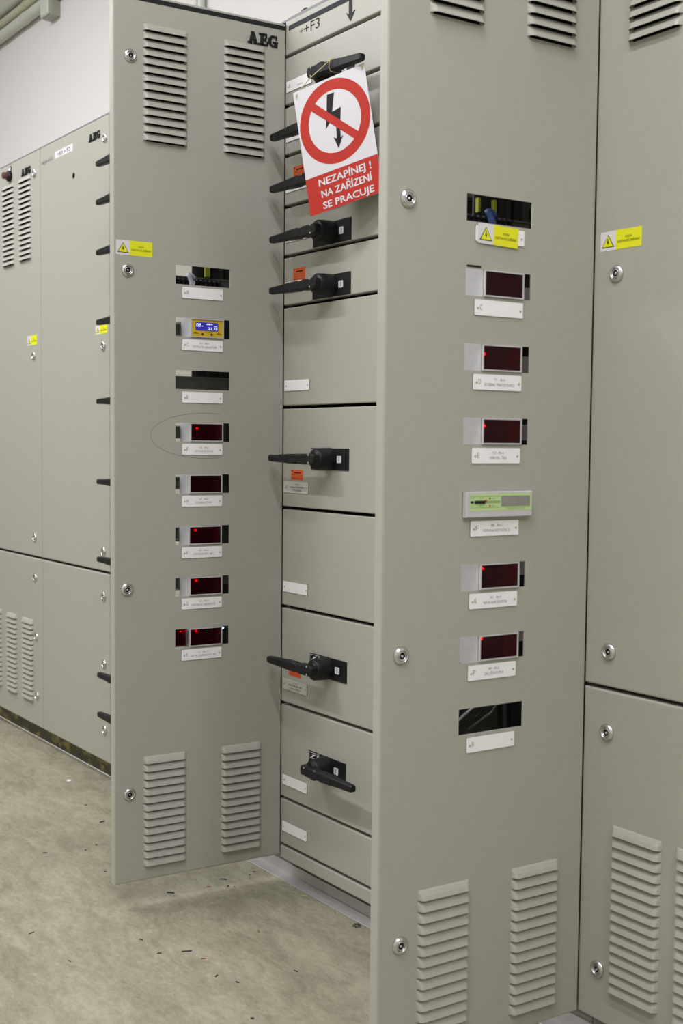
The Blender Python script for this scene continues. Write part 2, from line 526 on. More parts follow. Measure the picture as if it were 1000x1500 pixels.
def warning_sticker(door, x0, z0, x1, z1, tilt=0.0, y=-0.0002, label='yellow and white warning sticker'):
    w = x1 - x0; h = z1 - z0
    mb = MB()
    mb.box((-w / 2, -0.0003, -h / 2), (-w / 2 + 0.375 * w, 0, h / 2), STWHITE)
    mb.box((-w / 2 + 0.375 * w, -0.0003, -h / 2), (w / 2, 0, h / 2), YELLOW)
    cx = -w / 2 + 0.19 * w; tw = 0.155 * w; th = 0.68 * h; zb = -0.34 * h
    mb.flat([(cx - tw, zb), (cx + tw, zb), (cx, zb + th)], -0.0006, BLACKFLAT)
    k = 0.83
    mb.flat([(cx - tw * k, zb + th * 0.06), (cx + tw * k, zb + th * 0.06), (cx, zb + th * 0.90)], -0.0009, YELLOW)
    bh = th * 0.56
    pts = [(-0.10, 1.0), (0.12, 1.0), (0.0, 0.60), (0.22, 0.66), (0.03, 0.0), (-0.04, 0.42), (-0.24, 0.36)]
    mb.flat([(cx + a * bh * 0.7, zb + th * 0.12 + b * bh) for a, b in pts][::-1], -0.0012, BLACKFLAT)
    tx = -w / 2 + 0.69 * w
    mb.text('POZOR', tx, 0.05 * h, 0.11 * h, BLACKFLAT, -0.0006, align='c', width=0.16 * w)
    mb.text('ELEKTRICKÉ ZAŘÍZENÍ', tx, -0.17 * h, 0.12 * h, BLACKFLAT, -0.0006, align='c', width=0.53 * w)
    o = mb.build('warning_sticker', door, ((x0 + x1) / 2, y, (z0 + z1) / 2), (0, tilt, 0))
    o['label'] = label
    return o


def logo(door, x0, z0, x1, z1):
    """raised black slab-serif letters A E G"""
    mb = MB(); W = x1 - x0; H = z1 - z0

    def P(pts):
        mb.prism([(x * W, z * H) for x, z in pts], -0.0030, 0, BLACK)
    # A
    P([(0.04, 0.0), (0.12, 0.0), (0.20, 1.0), (0.12, 1.0)])
    P([(0.22, 0.0), (0.33, 0.0), (0.21, 1.0), (0.12, 1.0)])
    P([(0.08, 0.26), (0.28, 0.26), (0.27, 0.38), (0.09, 0.38)])
    P([(0.0, 0.0), (0.15, 0.0), (0.15, 0.13), (0.0, 0.13)])
    P([(0.19, 0.0), (0.36, 0.0), (0.36, 0.13), (0.19, 0.13)])
    # E
    P([(0.42, 0.0), (0.52, 0.0), (0.52, 1.0), (0.42, 1.0)])
    P([(0.37, 0.0), (0.65, 0.0), (0.65, 0.15), (0.37, 0.15)])
    P([(0.37, 0.85), (0.63, 0.85), (0.63, 1.0), (0.37, 1.0)])
    P([(0.52, 0.43), (0.59, 0.43), (0.59, 0.57), (0.52, 0.57)])
    P([(0.565, 0.35), (0.60, 0.35), (0.60, 0.65), (0.565, 0.65)])
    P([(0.60, 0.62), (0.635, 0.62), (0.635, 1.0), (0.60, 1.0)])
    P([(0.615, 0.0), (0.655, 0.0), (0.67, 0.38), (0.63, 0.38)])
    # G
    cx, cz = 0.835, 0.5; n = 14
    a0, a1 = math.radians(52), math.radians(330)
    ang = [a0 + (a1 - a0) * i / n for i in range(n + 1)]
    for i in range(n):
        o1 = (cx + 0.155 * math.cos(ang[i]), cz + 0.5 * math.sin(ang[i])); o2 = (cx + 0.155 * math.cos(ang[i + 1]), cz + 0.5 * math.sin(ang[i + 1]))
        i1 = (cx + 0.06 * math.cos(ang[i]), cz + 0.34 * math.sin(ang[i])); i2 = (cx + 0.06 * math.cos(ang[i + 1]), cz + 0.34 * math.sin(ang[i + 1]))
        P([o1, o2, i2, i1])
    P([(0.89, 0.0), (0.98, 0.0), (0.98, 0.46), (0.89, 0.46)])
    P([(0.83, 0.36), (1.0, 0.36), (1.0, 0.48), (0.83, 0.48)])
    P([(0.925, 0.62), (0.965, 0.62), (0.965, 0.98), (0.925, 0.98)])
    return mb.build('maker_logo', door, (x0, -0.0002, z0))


# ------------------------------------------------------------------ the room
def struct(name, lo, hi, m):
    return tag(MB().box(lo, hi, m).build(name), kind='structure')


X_L, X_R, Y_F, Y_B = -8.0, 5.0, -3.4, 0.60
struct('floor', (X_L, Y_F, FLOOR - 0.1), (X_R, Y_B, FLOOR), FLOORM)
struct('ceiling', (X_L, Y_F, CEIL), (X_R, Y_B, CEIL + 0.1), CEILP)
struct('wall_back', (X_L, Y_B, FLOOR - 0.1), (X_R, Y_B + 0.1, CEIL + 0.1), WALLP)
struct('wall_front', (X_L, Y_F - 0.1, FLOOR - 0.1), (X_R, Y_F, CEIL + 0.1), ROOMP)
struct('wall_left', (X_L - 0.1, Y_F - 0.1, FLOOR - 0.1), (X_L, Y_B + 0.1, CEIL + 0.1), ROOMP)
struct('wall_right', (X_R, Y_F - 0.1, FLOOR - 0.1), (X_R + 0.1, Y_B + 0.1, CEIL + 0.1), ROOMP)
# aluminium angle along the floor edge below the open cabinets
mb = MB()
mb.bbox((-0.62, 0.0, FLOOR), (1.60, 0.0375, FLOOR + 0.003), STRIPALU, 0.001)
mb.box((-0.62, 0.0375, FLOOR), (1.60, 0.0405, FLOOR + 0.030), STRIPALU)
tag(mb.build('trim_1'), kind='structure')
tag(MB().box((-2.3, 0.0385, FLOOR), (-0.62, 0.0408, FLOOR + 0.0016), WHITEPL).build('trim_2'), kind='structure')

# ------------------------------------------------------------------ cabinets
ZT = 2.0675      # top of the doors
ZB = -0.032     # bottom of the doors
DEPTH = 0.55
# columns: left edges
X0, X1, X2, X3, X4, X5, X6, X7 = -2.156, -1.584, -1.0124, -0.455, 0.0, 0.5575, 1.0124, 1.585


def carcass(root, x0, x1, inner=PAINT, y0=0.024, top=2.0735, th=0.0045, plinth=None):
    g = 0.0008
    mb = MB()
    x0 += g; x1 -= g
    mb.box((x0, y0, ZB), (x0 + 0.002, DEPTH, top - 0.0005), inner)
    mb.box((x1 - 0.002, y0, ZB), (x1, DEPTH, top - 0.0005), inner)
    mb.box((x0 + 0.002, DEPTH - 0.002, ZB), (x1 - 0.002, DEPTH, top - 0.0005), inner)
    mb.box((x0 + 0.002, y0, ZB), (x1 - 0.002, DEPTH - 0.002, ZB + 0.002), inner)
    mb.build('body', root)
    MB().box((x0, 0.003, top), (x1, DEPTH, top + th), ROOFGREY).build('roof', root)
    MB().box((x0, 0.042, FLOOR), (x1, DEPTH - 0.02, ZB - 0.0005), plinth or PLINTH).build('plinth', root)


# far-left cabinet ------------------------------------------------
cab = thing('electrical_cabinet', 'grey cabinet at the far left with a red knob and twin upper louver columns', 'cabinet')
carcass(cab, X0, X1)
SPLIT_L = 0.599
h1, p1 = louver_block(cab, -1.949, -1.836, 1.981, 1.695, 16)
h2, p2 = louver_block(cab, -1.781, -1.668, 1.981, 1.696, 16)
d = panel(MB(), X0 + 0.002, SPLIT_L + 0.004, X1 - 0.002, 2.0725, 0.022, PAINT, h1 + h2).build('upper_door', cab)
p1(d); p2(d)
locks(d, [(-1.635, 1.995), (-1.651, 1.338), (-1.652, 0.671)])
logo(d, -1.7575, 2.004, -1.668, 2.029)
warning_sticker(d, -1.7105, 1.379, -1.6215, 1.415)
mb = MB()
mb.lathe([(0.020, 0), (0.020, -0.010), (0.016, -0.014)], BLACK, 20, center=(-1.873, 0, 2.026))
mb.lathe([(0.0130, -0.014), (0.0130, -0.027), (0.011, -0.030)], KNOBRED, 20, center=(-1.873, 0, 2.026))
mb.box((-1.8855, -0.002, 2.042), (-1.8605, 0, 2.062), BLACK)
mb.box((-1.8850, -0.0026, 2.047), (-1.8660, -0.002, 2.0595), STWHITE)
mb.build('switch_knob', d)['label'] = 'dark red turn knob on a black base'
hs = []; ps = []
for xa, xb in ((-2.108, -1.998), (-1.937, -1.834), (-1.776, -1.670)):
    h, p_ = louver_block(cab, xa, xb, 0.345, 0.0585, 16); hs += h; ps.append(p_)
d = panel(MB(), X0 + 0.002, ZB, X1 - 0.002, SPLIT_L - 0.004, 0.022, PAINT, hs).build('lower_door', cab)
for p_ in ps: p_(d)
locks(d, [(-1.6515, 0.5225), (-1.642, 0.303), (-1.637, 0.0825)])

# cabinet with paper tag ------------------------------------------
cab = thing('electrical_cabinet', 'grey cabinet with a plain upper door and a white paper tag near its top', 'cabinet')
carcass(cab, X1, X2)
d = panel(MB(), X1 + 0.002, SPLIT_L + 0.004, X2 - 0.002, 2.0725, 0.022, PAINT).build('upper_door', cab)
locks(d, [(-1.043, 2.0006), (-1.059, 1.339), (-1.062, 0.667)])
logo(d, -1.163, 2.010, -1.077, 2.034)
warning_sticker(d, -1.119, 1.3795, -1.029, 1.4075)
mb = MB().box((-1.449, -0.0003, 2.0105), (-1.296, 0, 2.0345), STWHITE)
mb.text('=B3 + F2', -1.372, 2.0155, 0.0125, BLACKFLAT, -0.0006, align='c', width=0.105)
mb.build('paper_tag', d)['label'] = 'white paper tag reading =B3 + F2'
mb = MB()
mb.text('=B4', -1.564, 2.007, 0.018, ENGRAVE, -0.0003, width=0.046)
mb.text('+F1', -1.508, 2.007, 0.018, ENGRAVE, -0.0003, width=0.036)
mb.flat(rect(-1.566, 2.0145, -1.470, 2.0165), -0.0005, ENGRAVE)
mb.build('crossed_out_lettering', d)['label'] = 'black lettering =B4 +F1 struck through'
MB().lathe([(0.0095, 0), (0.0095, -0.0008), (0.0002, -0.0008)], DARKVOID, 18, center=(-1.289, 0, 1.9257), caps=False).build('hole_shade_disc', d)  # flat black disc imitating the darkness of a hole
d = panel(MB(), X1 + 0.002, ZB, X2 - 0.002, SPLIT_L - 0.004, 0.022, PAINT).build('lower_door', cab)
locks(d, [(-1.061, 0.5184), (-1.059, 0.295), (-1.056, 0.0735)])


# drawer columns ---------------------------------------------------
def lever_mesh():
    """tapering lever seen along its length: loft of chamfered rectangles; points to -x"""
    secs = [(0.022, 0.0080, 0.0085), (0.019, 0.0120, 0.0115), (-0.020, 0.0130, 0.0120), (-0.034, 0.0128, 0.0116), (-0.040, 0.0108, 0.0105),
            (-0.050, 0.0108, 0.0105), (-0.056, 0.0122, 0.0116), (-0.100, 0.0112, 0.0110), (-0.1015, 0.0104, 0.0102), (-0.174, 0.0082, 0.0080), (-0.178, 0.0066, 0.0066)]
    mb = MB(); yc = -0.055; vs = []
    for x, hz, hy in secs:
        c = 0.32
        for a, b in ((-1, -1 + c), (-1 + c, -1), (1 - c, -1), (1, -1 + c), (1, 1 - c), (1 - c, 1), (-1 + c, 1), (-1, 1 - c)):
            vs.append((x, yc + a * hy, b * hz))
    n = len(secs); fs = []
    for i in range(n - 1):
        for k in range(8):
            fs.append((i * 8 + k, i * 8 + (k + 1) % 8, (i + 1) * 8 + (k + 1) % 8, (i + 1) * 8 + k))
    fs += [tuple(range(8))[::-1], tuple(range((n - 1) * 8, n * 8))]
    mb.add(vs, fs, BLACK)
    # two small brass pins on the hub end
    for x, z in ((0.004, 0.0105), (0.004, -0.0085)):
        mb.lathe([(0.0022, -0.0665), (0.0022, -0.0675), (0.0002, -0.0675)], SCREWM, 8, center=(x, 0, z), caps=False)
    me = bpy.data.meshes.new('switch_lever'); me.from_pydata(mb.v, [], mb.f)
    for m in mb.mats: me.materials.append(m)
    me.polygons.foreach_set('material_index', mb.m); me.update()
    return me


def mesh_of(mb, name):
    me = bpy.data.meshes.new(name); me.from_pydata(mb.v, [], mb.f)
    for m in mb.mats: me.materials.append(m)
    me.polygons.foreach_set('material_index', mb.m); me.polygons.foreach_set('use_smooth', mb.s); me.update()
    return me


LEVER = lever_mesh()
HUB = mesh_of(MB().lathe([(0.0275, -0.001), (0.0268, -0.030), (0.0255, -0.043), (0.0225, -0.047), (0.0150, -0.0475), (0.0150, -0.050)], BLACK, 28), 'switch_hub')
mb = MB()
mb.bbox((-0.0765, -0.0022, -0.0262), (0.0765, 0, 0.0262), BLACK, 0.0008)
# printed symbol: thin frame with a little isolator sketch, upper left
WLINE = mat('white_print_line', (0.75, 0.75, 0.75), 0.5)
yy = -0.0026
for x0, z0, x1, z1 in ((-0.0735, 0.0230, -0.030, 0.0240), (-0.0735, 0.004, -0.0725, 0.0240)):
    mb.flat(rect(x0, z0, x1, z1), yy, WLINE)
for (xa, za), (xb, zb) in (((-0.068, 0.009), (-0.046, 0.0205)), ((-0.068, 0.009), (-0.044, 0.011)), ((-0.060, 0.017), (-0.050, 0.0185)), ((-0.040, 0.012), (-0.036, 0.021)), ((-0.034, 0.021), (-0.030, 0.014))):
    dx, dz = xb - xa, zb - za; l = math.hypot(dx, dz); nx_, nz_ = -dz / l * 0.0010, dx / l * 0.0010
    mb.flat([(xa - nx_, za - nz_), (xb - nx_, zb - nz_), (xb + nx_, zb + nz_), (xa + nx_, za + nz_)], yy, WLINE)
SWPLATE = mesh_of(mb, 'switch_plate')
mb = MB()
c = 0.0016; a, b = 0.0085, 0.0083
mb.prism([(-a + c, -b), (a - c, -b), (a, -b + c), (a, b - c), (a - c, b), (-a + c, b), (-a, b - c), (-a, -b + c)], -0.0034, -0.0021, SIGNWHITE)
mb.flat(rect(-0.0009, -0.0055, 0.0009, 0.0055), -0.0037, BLACKFLAT)
POSWIN = mesh_of(mb, 'position_window')


def switch(dr, hx, hz, turned=False, lean=0.0):
    put('switch_plate', SWPLATE, dr, (hx, -0.0001, hz))
    put('switch_hub', HUB, dr, (hx, -0.0001, hz))
    put('switch_lever', LEVER, dr, (hx, 0, hz), (0, (PI if turned else 0) + lean, 0))
    put('position_window', POSWIN, dr, (hx + 0.0405, -0.0001, hz))


def orange(dr, x0, z0, x1, z1):
    mb = MB(); w, h = x1 - x0, z1 - z0
    mb.box((0, -0.0003, 0), (w, 0, h), ORANGE)
    mb.flat(rect(0.05 * w, 0.84 * h, 0.13 * w, 0.93 * h), -0.0006, BLACKFLAT)
    for zz, xa, xb, t in ((0.66, 0.24, 0.80, 0.10), (0.50, 0.06, 0.34, 0.03), (0.47, 0.40, 0.92, 0.012), (0.30, 0.06, 0.92, 0.012), (0.14, 0.06, 0.46, 0.035), (0.12, 0.50, 0.92, 0.012)):
        mb.flat(rect(xa * w, zz * h, xb * w, (zz + t) * h), -0.0006, BLACKFLAT)
    mb.build('inspection_sticker', dr, (x0, -0.0001, z0))['label'] = 'orange inspection sticker'


GAP = 0.0078


def drawers(cab, xa, xb, zs):
    out = {}
    for i in range(len(zs) - 1):
        mb = panel(MB(), xa, zs[i + 1] + (GAP if i < len(zs) - 2 else 0.0), xb, zs[i], 0.022, PAINT, r=0.003)
        out[i] = mb.build('drawer' if i < len(zs) - 2 else 'base_panel', cab)
    return out


# hidden drawer column behind the left door
cab = thing('electrical_cabinet', 'grey drawer cabinet behind the left open door with only black lever tips showing', 'cabinet')
carcass(cab, X2, X3, INNER, 0.034, 2.0755, 0.0065)
d = panel(MB(), X2 + 0.0015, 1.984 + GAP, X3 - 0.0015, 2.0745, 0.022, PAINT).build('header_panel', cab)
zs = [1.984, 1.863, 1.741, 1.493, 1.3685, 1.2427, 1.117, 0.990, 0.863, 0.737, 0.611, 0.3615, 0.238, 0.115, -0.008, -0.041]
dr = drawers(cab, X2 + 0.0015, X3 - 0.0015, zs)
for i, hz in ((0, 1.898), (1, 1.779), (2, 1.623), (3, 1.405), (5, 1.156), (7, 0.902), (9, 0.653), (11, 0.279), (12, 0.150)):
    switch(dr[i], X2 + 0.2095, hz)

# open drawer column (+F3)
cab = thing('electrical_cabinet', 'grey drawer cabinet between the two open doors with black switch levers on its drawers', 'cabinet')
carcass(cab, X4, X5, INNER, 0.034, 2.0755, 0.0065, PLINTHG)
xa, xb = X4 - 0.0040, X5 - 0.0015
d = panel(MB(), xa, 1.984 + GAP, xb, 2.0745, 0.022, PAINT, r=0.003).build('header_panel', cab)
MB().box((0.0105, -0.0006, 2.0485), (0.50, 0, 2.0605), STRIPGREY).build('top_strip', d)
mb = MB()
mb.prism([(0.2595, 2.018), (0.2705, 2.018), (0.2705, 2.048), (0.2595, 2.048)], -0.0015, 0, STRIPGREY)
mb.prism([(0.265, 2.0005), (0.2825, 2.0215), (0.2730, 2.0180), (0.2570, 2.0180), (0.2490, 2.0235)], -0.0015, 0, STRIPGREY)
mb.build('arrow', d)['label'] = 'dark grey arrow pointing down'
mb = MB()
mb.text('+F3', 0.0765, 2.0215, 0.0235, BLACKFLAT, -0.0004, width=0.066)
mb.build('column_lettering', d)['label'] = 'black lettering +F3'
mb = MB().lathe([(0.0055, 0), (0.005, -0.0025), (0.002, -0.0035), (0.0002, -0.0035)], SCREWM, 14, center=(0.0655, 0, 2.036), caps=False)
mb.build('screw', d)
mb = MB()
mb.lathe([(0.012, 0), (0.012, 0.004), (0.006, 0.006)], FRAMEGREY, 14, center=(0.058, 0.016, 2.0822), axis='z')
mb.tube([(0.058 + 0.009 * math.cos(t), 0.016, 2.086 + 0.006 * math.sin(t)) for t in [PI * k / 8 for k in range(9)]], 0.003, BLACK)
mb.build('lifting_eye', cab)
zs = [1.984, 1.863, 1.741, 1.616, 1.493, 1.3685, 1.117, 0.863, 0.611, 0.3615, 0.115, -0.008, -0.041]
dr = drawers(cab, xa, xb, zs)
HX = 0.200
for i, hz, turned in ((0, 1.890, True), (1, 1.776, False), (2, 1.6515, False), (3, 1.529, False), (4, 1.4045, False), (6, 0.993, False), (7 + 1, 0.4875, False), (9, 0.243, True)):
    switch(dr[i], HX + (0.006 if i == 0 else 0), hz, turned, 0.06 if i == 0 else 0.0)
PX0, PX1 = 0.0045, 0.1125
plate(dr[0], PX0, PX1, 1.912, 'B', '', 'rezerva', h=0.0265)
plate(dr[1], PX0, PX1, 1.7905, 'B', '', '', h=0.0265)
plate(dr[2], PX0, PX1, 1.6665, 'C', '', '', h=0.0265)
plate(dr[3], PX0, PX1, 1.5440, 'D', '', '', h=0.0265)
plate(dr[4], PX0, PX1, 1.4193, 'E', '', '', h=0.0265)
plate(dr[5], PX0, PX1, 1.1745, '', '', '')
plate(dr[6], PX0, PX1, 0.9205, 'E', '2 - 8m', 'AKUMULÁTORY KOBKY', 'KOTELNA-MÍSTN.', h=0.029, face=SILVERPL, tlabel='silver nameplate with three engraved lines')
plate(dr[7], PX0, PX1, 0.667, '', '', '')
plate(dr[8], PX0, PX1, 0.418, 'P', '3P - 1A', 'CENTRUM PRO AKT.', 'AKCIA VÝKON', h=0.029, face=SILVERPL, tlabel='silver nameplate with three engraved lines')
plate(dr[9], 0.007, 0.1155, 0.169, 'R', '', '')
plate(dr[10], 0.008, 0.1170, 0.047, '', '', '')
orange(dr[2], 0.036, 1.681, 0.090, 1.712)
orange(dr[4], 0.038, 1.432, 0.090, 1.463)
orange(dr[6], 0.035, 0.939, 0.087, 0.964)
orange(dr[8], 0.0305, 0.4415, 0.0828, 0.467)


# cable compartments with their open doors -------------------------
CUT = [1.4305, 1.3065, 1.1805, 1.0548, 0.9292, 0.8035, 0.6785, 0.5525]
CH = 0.0455


def cable_cabinet(x0, x1, label, a, width, hinge_gap):
    cab = thing('electrical_cabinet', label, 'cabinet')
    carcass(cab, x0, x1, INNER, top=2.0755, plinth=PLINTHG)
    mb = MB()
    mb.box((x0 + 0.02, DEPTH - 0.10, 0.05), (x1 - 0.02, DEPTH - 0.09, 2.0), INNER)
    mb.build('mounting_plate', cab)
    for k, (xx, yy, r, mm) in enumerate(((x0 + 0.05, 0.12, 0.012, BLACK), (x0 + 0.09, 0.16, 0.010, BLACK), (x0 + 0.13, 0.2, 0.012, BLACK))):
        MB().tube([(xx + 0.008 * math.sin(z * 5 + k), yy, z) for z in [0.0 + 0.1 * i for i in range(20)]], r, mm).build('cable', cab)
    for z in (0.62, 0.95, 1.27, 1.56):
        MB().box((x0 + 0.004, 0.06, z), (x0 + 0.030, 0.40, z + 0.035), DKRAIL).build('rail', cab)
    holes = [(-0.2925, z - CH / 2, -0.1505, z + CH / 2) for z in CUT]
    later = []
    for xa, xb in ((-0.374, -0.2635), (-0.1695, -0.059)):
        for zt, zb in ((1.985, 1.7335), (0.2555, 0.0040)):
            h, p_ = louver_block(cab, xa, xb, zt, zb, 14); holes += h; later.append(p_)
    door = panel(MB(), -width, ZB, -0.0018, ZT, 0.022, PAINT, holes, r=0.004).build('open_door', cab, (x1, 0, 0), (0, 0, a))
    for p_ in later: p_(door)
    locks(door, [(-0.405, 1.9214), (-0.412, 1.430), (-0.4145, 0.680), (-0.409, 0.185)])
    MB().box((-width + 0.004, -0.0006, 2.0505), (-0.003, 0, 2.0612), STRIPBLK).build('top_strip', door)
    logo(door, -0.1066, 2.004, -0.0245, 2.0326)
    return cab, door


A_L, A_R = 1.4561204, 1.4776447
cabL, doorL = cable_cabinet(X3, X4, 'narrow grey cabinet whose door stands open left of the drawer column, with yellow-faced display', A_L, 0.4470, 0)
cabR, doorR = cable_cabinet(X5, X6, 'narrow grey cabinet whose door stands open right of the drawer column, with green-faced instrument', A_R, 0.4545, 0)

PX = (-0.2762, -0.1703)
for door, data in ((doorL, (('B', '', ''), ('C', 'A3 - 8m1', 'CENTRÁLNÍ LABORATOŘ'), ('E', '', ''), ('F', 'A5 - 8m1', 'CENTRÁLNÍ SKLAD'), ('H', 'A7 - 8m1', 'VODÁRNA STARÁ'), ('K', 'A7 - 8m2', 'VODÁRNA BIO. AKT.'), ('Q', 'A8 - 8m3', 'CENTRÁLNÍ LABORATOŘ'), ('R', 'C1 - 8m 11', 'VRCH CHARÉROVAŠ - 8M'))),
                   (doorR, (('', '', ''), ('C', '', ''), ('D', 'T1 - 8m1', 'SPOŘEBA TRAFOSTANICE'), ('E', 'C2 - 8m2', 'VÝKON - TR3'), ('F', 'B8 - 8m1', 'PORMNA KOTVIČNÍ 3S'), ('K', 'A1 - 8m1', 'NOVÁ ADM. BUDOVA'), ('P', 'B8 - 8m2', 'ZALOŽNÍ PLYNY'), ('R', '', '')))):
    for zc, (a_, b_, c_) in zip(CUT, data):
        dx = 0.0 if door is doorL else 0.0012
        dx += (zc - 1.0) * (0.0008 if door is doorL else 0.0018)
        plate(door, PX[0] + dx, PX[1] + dx, zc - 0.0418, a_, b_, c_)
warning_sticker(doorL, -0.4400, 1.4647, -0.3513, 1.4988)
o = warning_sticker(doorR, -0.2699, 1.3714, -0.1830, 1.4055, tilt=0.030, y=-0.0026, label='yellow and white warning sticker stuck over a nameplate')
# pencil arc drawn round the F window
pts = []
for k in range(40):
    t = math.radians(75 + (285 - 75) * k / 39)
    pts.append((-0.213 + 0.143 * math.cos(t), 1.046 + 0.055 * math.sin(t)))
mb = MB()
for (xa_, za_), (xb_, zb_) in zip(pts[:-1], pts[1:]):
    dx, dz = xb_ - xa_, zb_ - za_; l = math.hypot(dx, dz); ww = 0.0005
    mb.flat([(xa_ - dz / l * -ww, za_ - dx / l * ww), (xb_ - dz / l * -ww, zb_ - dx / l * ww), (xb_ + dz / l * -ww, zb_ + dx / l * ww), (xa_ + dz / l * -ww, za_ + dx / l * ww)], -0.0002, PENCIL)
mb.build('pencil_line', doorL)['label'] = 'faint hand-drawn arc around the window'
# slot above the C window of the right door
mb = MB()
mb.prism([(-0.290, 0.0), (-0.2615, 0.0), (-0.260, 0.0018), (-0.2615, 0.0036), (-0.290, 0.0036), (-0.2915, 0.0018)], -0.0004, 0, BLACKFLAT)
mb.build('slot', doorR, (0, -0.0001, 1.3312))


def terminal_strip(door, zc, top, tooth_z, wire, wx, tags):
    """rail with a row of black terminals fixed behind a blank cutout"""
    mb = MB()
    mb.box((-0.300, 0.066, zc - 0.040), (-0.100, 0.070, zc + top - 0.003), DKRAIL)
    mb.box((-0.300, 0.060, zc + top - 0.003), (-0.100, 0.071, zc + top), DKRAIL)
    mb.box((-0.2165, 0.080, zc + top), (-0.090, 0.084, zc + 0.060), INNER)
    for k in range(3):
        mb.box((-0.204 + 0.036 * k, 0.072, zc + top + 0.001), (-0.184 + 0.036 * k, 0.080, zc + 0.055), BLACK)
    mb.build('terminal_rail', door)
    mb = MB()
    for k in range(11):
        x = -0.280 + 0.0118 * k
        mb.box((x, 0.050, tooth_z - 0.016), (x + 0.0085, 0.066, tooth_z - 0.002), BLACK)
        mb.lathe([(0.0036, 0.050), (0.0034, 0.045), (0.0014, 0.044)], BLACK, 8, center=(x + 0.004, 0, tooth_z - 0.004))
        mb.lathe([(0.0036, 0.050), (0.0034, 0.046), (0.0014, 0.045)], BLACK, 8, center=(x + 0.004, 0, tooth_z - 0.012))
    mb.build('terminal_block', door)
    if wire:
        x = wx
        MB().tube([(x - 0.007, 0.040, zc + 0.010), (x - 0.003, 0.037, zc + 0.003), (x + 0.002, 0.037, zc - 0.010), (x + 0.002, 0.039, zc - 0.034)], 0.0058, wire).build('wire', door)
        MB().tube([(x + 0.001, 0.038, zc - 0.030), (x + 0.008, 0.038, zc - 0.010), (x + 0.011, 0.038, zc + 0.001), (x + 0.005, 0.037, zc + 0.0065), (x - 0.006, 0.038, zc + 0.008)], 0.0042, wire).build('wire', door)
    for xa_, xb_ in tags:
        MB().box((xa_, 0.060, zc + 0.009), (xb_, 0.0598 + 0.008, zc + 0.034), YELGREEN).build('wire_marker', door)


terminal_strip(doorL, CUT[0], 0.0060, CUT[0] - 0.0005, WHITECAB, -0.238, ((-0.190, -0.177),))
terminal_strip(doorL, CUT[2], 0.0120, CUT[2] - 0.0190, None, 0, ())
terminal_strip(doorR, CUT[0], 0.0035, CUT[0] + 0.001, BLUECAB, -0.212, ((-0.222, -0.217), (-0.187, -0.181)))
mb = MB()
mb.box((-0.330, 0.120, CUT[7] - 0.06), (-0.110, 0.124, CUT[7] + 0.06), INNER)
mb.build('terminal_rail', doorR)
for k in range(5):
    x = -0.285 + 0.026 * k
    MB().tube([(x, 0.118, CUT[7] - 0.05), (x + 0.012, 0.080 - 0.004 * k, CUT[7] - 0.012 + 0.003 * (k % 3)), (x + 0.034, 0.075, CUT[7] + 0.004 - 0.004 * (k % 2)), (x + 0.050, 0.115, CUT[7] + 0.03)], 0.0022, (DKRAIL, BLACK, WHITECAB, BLACK, DKRAIL)[k]).build('wire', doorR)
mb = MB()
for k in range(10):
    mb.box((-0.300 + 0.0135 * k, 0.100, CUT[7] + 0.002), (-0.291 + 0.0135 * k, 0.118, CUT[7] + 0.022), BLACK)
mb.build('terminal_block', doorR)

# closed cabinet on the right --------------------------------------
cab = thing('electrical_cabinet', 'closed grey cabinet at the right edge of the row beside the open right door', 'cabinet')
carcass(cab, X6, X7, plinth=PLINTHG)
SPLIT_R = 0.591
h1, p1 = louver_block(cab, 1.0785, 1.1915, 2.0255, 1.7355, 16)
h2, p2 = louver_block(cab, 1.2245, 1.3375, 2.0255, 1.7355, 16)
d = panel(MB(), X6 - 0.0030, SPLIT_R + 0.0035, X7 - 0.002, ZT, 0.022, PAINT, h1 + h2).build('upper_door', cab)
p1(d); p2(d)
locks(d, [(1.063, 1.338), (1.066, 0.659)])
warning_sticker(d, 1.0246, 1.3805, 1.1166, 1.4145)
h1, p1 = louver_block(cab, 1.083, 1.1935, 0.328, 0.0375, 16)
h2, p2 = louver_block(cab, 1.2245, 1.335, 0.328, 0.0375, 16)
d = panel(MB(), X6 - 0.0030, ZB, X7 - 0.002, SPLIT_R - 0.0035, 0.022, PAINT, h1 + h2).build('lower_door', cab)
p1(d); p2(d)
locks(d, [(1.066, 0.511), (1.057, 0.066)])

# ------------------------------------------------------------------ instruments in the door windows
DOORS = {'L': (Vector((0, 0, 0)), A_L), 'R': (Vector((X6, 0, 0)), A_R)}


def door_point(side, s, y, z):
    o, a = DOORS[side]
    return (o.x - s * math.cos(a) - y * math.sin(a), o.y - s * math.sin(a) + y * math.cos(a), z), a


MW, MH, MD = 0.0866, 0.0450, 0.062
mb = MB()
t = 0.0012; w, h = MW / 2 - 0.0012, 0.0340
mb.box((-w, 0.003, -h), (-w + t, MD, h), ZINC); mb.box((w - t, 0.003, -h), (w, MD, h), ZINC)
mb.box((-w + t, 0.003, -h), (w - t, MD, -h + t), ZINC); mb.box((-w + t, 0.003, h - t), (w - t, MD, h), ZINC)
mb.box((-w, MD, -h), (w, MD + 0.0012, h), ZINC)
HOUSING = mesh_of(mb, 'housing')


def frame_mb(x0, z0, x1, z1, b, y0, y1, m):
    mb = MB()
    for lo, hi in (((x0, y0, z0), (x0 + b, y1, z1)), ((x1 - b, y0, z0), (x1, y1, z1)), ((x0 + b, y0, z0), (x1 - b, y1, z0 + b)), ((x0 + b, y0, z1 - b), (x1 - b, y1, z1))):
        mb.box(lo, hi, m)
    return mb


